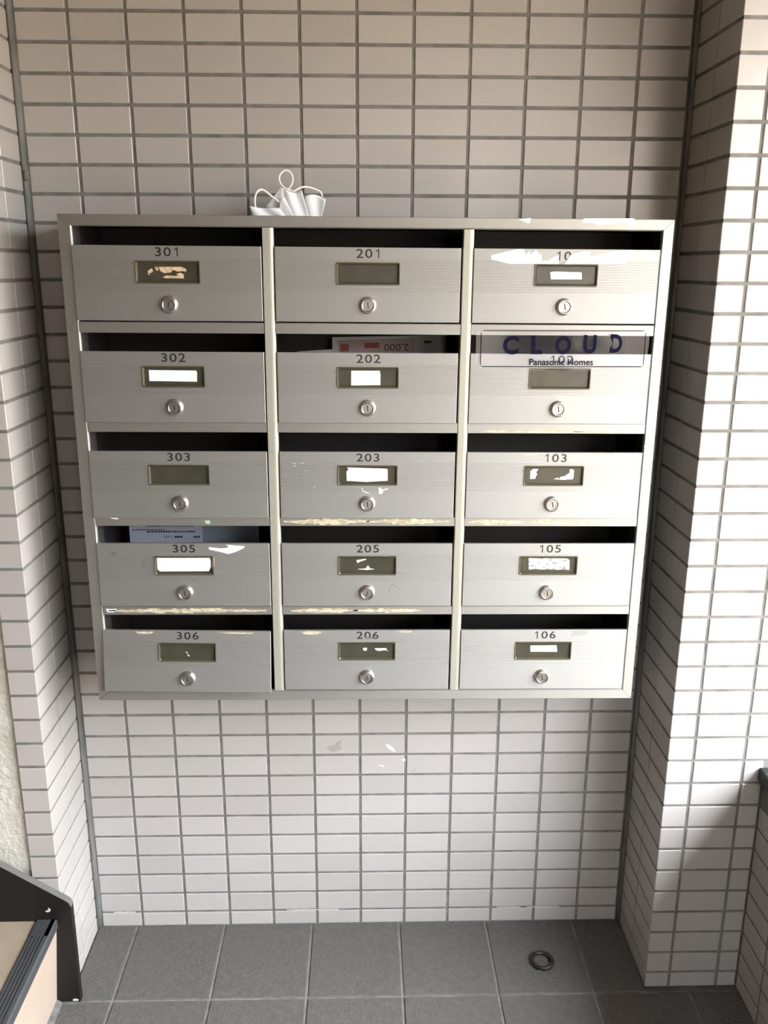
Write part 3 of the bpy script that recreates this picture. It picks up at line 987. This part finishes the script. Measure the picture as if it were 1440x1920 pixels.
sticker = MB()
NX, NZ = 60, 18
v, f = [], []
for j in range(NZ + 1):
    for i in range(NX + 1):
        x = 0.8025 + 0.2975 * i / NX
        z = 1.2900 + 0.0690 * j / NZ
        v.append((x, film_y(x, z), z))
for j in range(NZ):
    for i in range(NX):
        a = j * (NX + 1) + i
        f.append((a, a + 1, a + NX + 2, a + NX + 1))
st = tag(empty('sticker', (0.951, -0.184, 1.325)), 'clear plastic sticker with navy lettering and rounded outline stuck over the slot above door 102', 'sticker')
part('film', sticker.add(v, f).mesh('film', M_film, smooth=True, fix=False), st, 'clear glossy film')


def rounded(x0, x1, z0, z1, r, dz0=0.0, dz1=0.0):
    P = []
    for cx, cz, a0 in ((x1 - r, z1 - r, 0), (x0 + r, z1 - r, 90), (x0 + r, z0 + r, 180), (x1 - r, z0 + r, 270)):
        for k in range(6):
            a = math.radians(a0 + 18 * k)
            P.append((cx + r * math.cos(a), cz + r * math.sin(a)))
    out = []
    for i in range(len(P)):
        p, q = P[i], P[(i + 1) % len(P)]
        n = max(1, int(math.hypot(q[0] - p[0], q[1] - p[1]) / 0.01))
        for t in range(n):
            out.append((p[0] + (q[0] - p[0]) * t / n, p[1] + (q[1] - p[1]) * t / n))
    return out


a, b = rounded(0.8105, 1.0942, 1.2965, 1.3586, 0.006), rounded(0.8115, 1.0932, 1.2975, 1.3576, 0.0052)
n = min(len(a), len(b))
cenx = 0.9523
mb = MB()
vv, ff = [], []
# outline as a ribbon along the outer path
for (x, z) in a:
    dx, dz = x - cenx, z - 1.3275
    vv.append((x, film_y(x, z) - 0.0003, z))
for (x, z) in a:
    xi = min(max(x, 0.8118), 1.0929)
    zi = min(max(z, 1.2978), 1.3573)
    L = math.hypot(cenx - x, 1.3275 - z)
    xi, zi = (xi, zi) if (xi != x or zi != z) else (x + (cenx - x) / L * 0.0013, z + (1.3275 - z) / L * 0.0013)
    vv.append((xi, film_y(x, z) - 0.0003, zi))
N = len(a)
for i in range(N):
    j = (i + 1) % N
    ff.append((i, j, N + j, N + i))
mb.add(vv, ff)
part('outline', mb.mesh('outline', M_navy, fix=False), st)
for ch, cx, w, z0 in (('C', 0.8625, 0.0275, 1.3178), ('L', 0.9070, 0.0200, 1.3186), ('O', 0.9525, 0.0275, 1.3180), ('U', 0.9985, 0.0225, 1.3195), ('D', 1.0435, 0.0215, 1.3208)):
    vs, fs = glyph(ch, w, 0.0315)
    part('letter', MB().add([(cx + x, film_y(cx + x, z0 + 0.0158 + z) - 0.0003, z0 + 0.0158 + z) for x, z in vs], fs).mesh('letter', M_navy, fix=False), st)
mb = MB()
vs, fs = glyph('Panasonic Homes', 0.1105, 0.0112)
mb.add([(0.9508 + x, film_y(0.9508 + x, 1.3052 + z) - 0.0003, 1.3052 + z) for x, z in vs], fs)
part('lettering', mb.mesh('lettering', M_navy, fix=False), st)

# ------------------------------------------------------------------ post inside the slots
def sheet(x0, x1, z0, z1, y, th, tilt=0.0, zl=0.0):
    """upright paper: bottom at y, top leaning; zl lifts the left end of the top edge"""
    mb = MB()
    P = [(x0, z0), (x1, z0), (x1, z1), (x0, z1 + zl)]
    v = [(x, y + tilt * (z - z0), z) for x, z in P] + [(x, y + tilt * (z - z0) + th, z) for x, z in P]
    return mb.add(v, [(0, 1, 2, 3), (7, 6, 5, 4), (0, 4, 5, 1), (1, 5, 6, 2), (2, 6, 7, 3), (3, 7, 4, 0)])


LY, LF = -0.055, 0.8515
lt = tag(empty('letter', (0.225, LY, LF)), 'pale blue printed letter showing in the slot above door 305', 'letter')
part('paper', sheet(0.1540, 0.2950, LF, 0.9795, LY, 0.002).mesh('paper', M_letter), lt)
mb = MB()
rl = random.Random(2)
for z, xa, xb, h in ((0.9665, 0.160, 0.222, 0.0018), (0.9740, 0.188, 0.279, 0.0014), (0.9620, 0.188, 0.279, 0.0030)):
    x = xa
    while x < xb:
        w = rl.uniform(0.0018, 0.004)
        mb.prism_y([(x, z), (x + w, z), (x + w, z + h), (x, z + h)], LY - 0.0003, LY)
        x += w + rl.uniform(0.0008, 0.0018)
for x in (0.2410, 0.2450, 0.2490, 0.2530, 0.278, 0.2825, 0.287):
    mb.prism_y([(x, 0.9508), (x + 0.0030, 0.9508), (x + 0.0030, 0.9548), (x, 0.9548)], LY - 0.0003, LY)
put_text(mb, 'NTT', 0.2290, LY - 0.0003, 0.9528, 0.0170, 0.0044)
part('print', mb.mesh('print', M_navy), lt, 'dark blue print')
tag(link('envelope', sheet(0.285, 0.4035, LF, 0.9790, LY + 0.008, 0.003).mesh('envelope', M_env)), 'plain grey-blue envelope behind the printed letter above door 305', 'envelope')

PY, PF = -0.035, 1.1938
fl = tag(empty('leaflet', (0.66, PY, PF)), 'upside-down leaflet with red print and a price lying in the slot above door 202', 'leaflet')
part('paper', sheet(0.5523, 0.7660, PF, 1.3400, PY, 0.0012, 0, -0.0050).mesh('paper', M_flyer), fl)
mb = MB()
mb.prism_y([(0.5630, 1.307), (0.5630, 1.3270), (0.706, 1.3310), (0.706, 1.307)], PY - 0.0002, PY)
part('print', mb.mesh('print', M_pink), fl, 'pink printed panel')
for P in ([(0.6120, 1.3150), (0.6400, 1.3155), (0.6400, 1.3255), (0.6120, 1.3250)], [(0.567, 1.3090), (0.583, 1.3095), (0.583, 1.3230), (0.567, 1.3225)]):
    part('print', MB().prism_y(P, PY - 0.0004, PY - 0.0002).mesh('print', M_red), fl, 'red printed block')
mb = MB()
put_text(mb, '2,000', 0.6725, PY - 0.0004, 1.3175, 0.0460, 0.0150, True)
mb.prism_y([(0.561, 1.3276), (0.706, 1.3316), (0.706, 1.3324), (0.561, 1.3284)], PY - 0.0004, PY)
mb.prism_y([(0.7240, 1.3245), (0.7375, 1.3247), (0.7375, 1.3293), (0.7240, 1.3291)], PY - 0.0004, PY)
part('print', mb.mesh('print', M_ink, fix=False), fl, 'black print')
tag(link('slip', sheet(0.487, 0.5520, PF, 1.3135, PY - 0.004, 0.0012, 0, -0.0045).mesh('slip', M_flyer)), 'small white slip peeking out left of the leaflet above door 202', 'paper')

# ------------------------------------------------------------------ face mask on top of the mailboxes
MASKY = -0.085
mask = tag(empty('face_mask', (0.48, MASKY, 1.543)), 'crumpled white face mask lying on top of the mailbox bank', 'mask')


def cloth(BL, BR, TR, TL, y0, y1, nx=12, nz=8, amp=0.003, waves=2.0, ph=0.0, bow=0.0):
    """folded cloth sheet between four (x, z) corners, rippled in depth"""
    v, f = [], []
    for j in range(nz + 1):
        t = j / nz
        for i in range(nx + 1):
            s = i / nx
            x = (BL[0] * (1 - s) + BR[0] * s) * (1 - t) + (TL[0] * (1 - s) + TR[0] * s) * t
            z = (BL[1] * (1 - s) + BR[1] * s) * (1 - t) + (TL[1] * (1 - s) + TR[1] * s) * t
            z += bow * math.sin(math.pi * s) * t
            y = y0 + (y1 - y0) * s + amp * math.sin(2 * math.pi * (waves * s + ph + 0.35 * t)) - 0.004 * t
            v.append((x, y, z))
    for j in range(nz):
        for i in range(nx):
            a = j * (nx + 1) + i
            f.append((a, a + 1, a + nx + 2, a + nx + 1))
    th = 0.0008
    n = len(v)
    v2 = [(x, y + th, z) for x, y, z in v]
    f2 = [tuple(reversed([q + n for q in fc])) for fc in f]
    rim = [i for i in range(nx + 1)] + [(j) * (nx + 1) + nx for j in range(1, nz + 1)] + [nz * (nx + 1) + i for i in range(nx - 1, -1, -1)] + [j * (nx + 1) for j in range(nz - 1, 0, -1)]
    fr = [(rim[k], rim[(k + 1) % len(rim)], rim[(k + 1) % len(rim)] + n, rim[k] + n) for k in range(len(rim))]
    return v + v2, f + f2 + fr


def mp(px, pz):
    """mask sketch units (mm from the left tip, mm above the case top)"""
    return (0.4145 + px / 1000.0, 1.5418 + pz / 1000.0)


mk = MB()
mk.add(*cloth(mp(60, 0), mp(102, 0), mp(90, 47), mp(58, 51), -0.080, -0.076, amp=0.0022, waves=1.3, ph=0.1, bow=-0.005))
mk.add(*cloth(mp(26, 20), mp(60, 0), mp(61, 50), mp(53, 52), -0.079, -0.078, amp=0.0012, waves=0.8))
mk.add(*cloth(mp(4, 0), mp(65, 0), mp(50, 18), mp(0, 20), -0.098, -0.090, amp=0.0022, waves=1.5, ph=0.3, bow=-0.002))
mk.add(*cloth(mp(92, 0), mp(122, 0), mp(131, 33), mp(93, 38), -0.070, -0.066, amp=0.0022, waves=1.2, ph=0.2, bow=0.006))
mk.add(*cloth(mp(48, 0), mp(78, 0), mp(60, 36), mp(53, 33), -0.088, -0.086, amp=0.001, waves=0.7))
part('fabric', mk.mesh('fabric', M_mask, smooth=True), mask)


def spline(P, n=8):
    P = [Vector(p) for p in P]
    out = []
    for i in range(len(P) - 1):
        p0, p1, p2, p3 = P[max(i - 1, 0)], P[i], P[i + 1], P[min(i + 2, len(P) - 1)]
        for k in range(n):
            t = k / n
            out.append(0.5 * ((2 * p1) + (-p0 + p2) * t + (2 * p0 - 5 * p1 + 4 * p2 - p3) * t * t + (-p0 + 3 * p1 - 3 * p2 + p3) * t ** 3))
    out.append(P[-1])
    return out


def mp3(px, pz, y):
    x, z = mp(px, pz)
    return (x, y, z)


L1 = [(10.5, 18, -.099), (9.8, 30, -.099), (13, 42, -.097), (20, 47.5, -.094), (28, 45, -.092), (38, 37, -.09), (50, 27.5, -.089)]
part('ear_loop', MB().tube(spline([mp3(*p) for p in L1]), 0.0017, 8, 0.5).mesh('ear_loop', M_loop, smooth=True), mask)
L2 = [(62, 45, -.082), (69, 52, -.081), (73.5, 61, -.08), (74, 70, -.079), (69, 78, -.078), (61, 80, -.078), (53, 74, -.078), (51, 65, -.079), (56, 55, -.080), (65, 49, -.082), (76, 46, -.083), (82, 49.5, -.082), (92, 53.3, -.079), (103, 53, -.076), (114, 49.5, -.073), (122, 45.5, -.071), (124.5, 38, -.070)]
part('ear_loop', MB().tube(spline([mp3(*p) for p in L2]), 0.0015, 8, 0.5).mesh('ear_loop', M_loop, smooth=True), mask)

# ------------------------------------------------------------------ ring on the floor
ring_pts = [(0.0215 * math.cos(2 * math.pi * k / 40), 0.0215 * math.sin(2 * math.pi * k / 40), 0.0048) for k in range(40)]
rg = MB()
v, f = [], []
for k in range(40):
    a = 2 * math.pi * k / 40
    for q in range(8):
        b = 2 * math.pi * q / 8
        r = 0.0222 + 0.0045 * math.cos(b)
        v.append((r * math.cos(a), r * math.sin(a), 0.0045 + 0.0043 * math.sin(b)))
for k in range(40):
    for q in range(8):
        f.append((k * 8 + q, ((k + 1) % 40) * 8 + q, ((k + 1) % 40) * 8 + (q + 1) % 8, k * 8 + (q + 1) % 8))
tag(link('ring', rg.add(v, f).mesh('ring', M_ring, smooth=True), None, (0.9968, -0.1273, 0.0)), 'dark rusty metal ring lying on the grey floor tiles', 'ring')
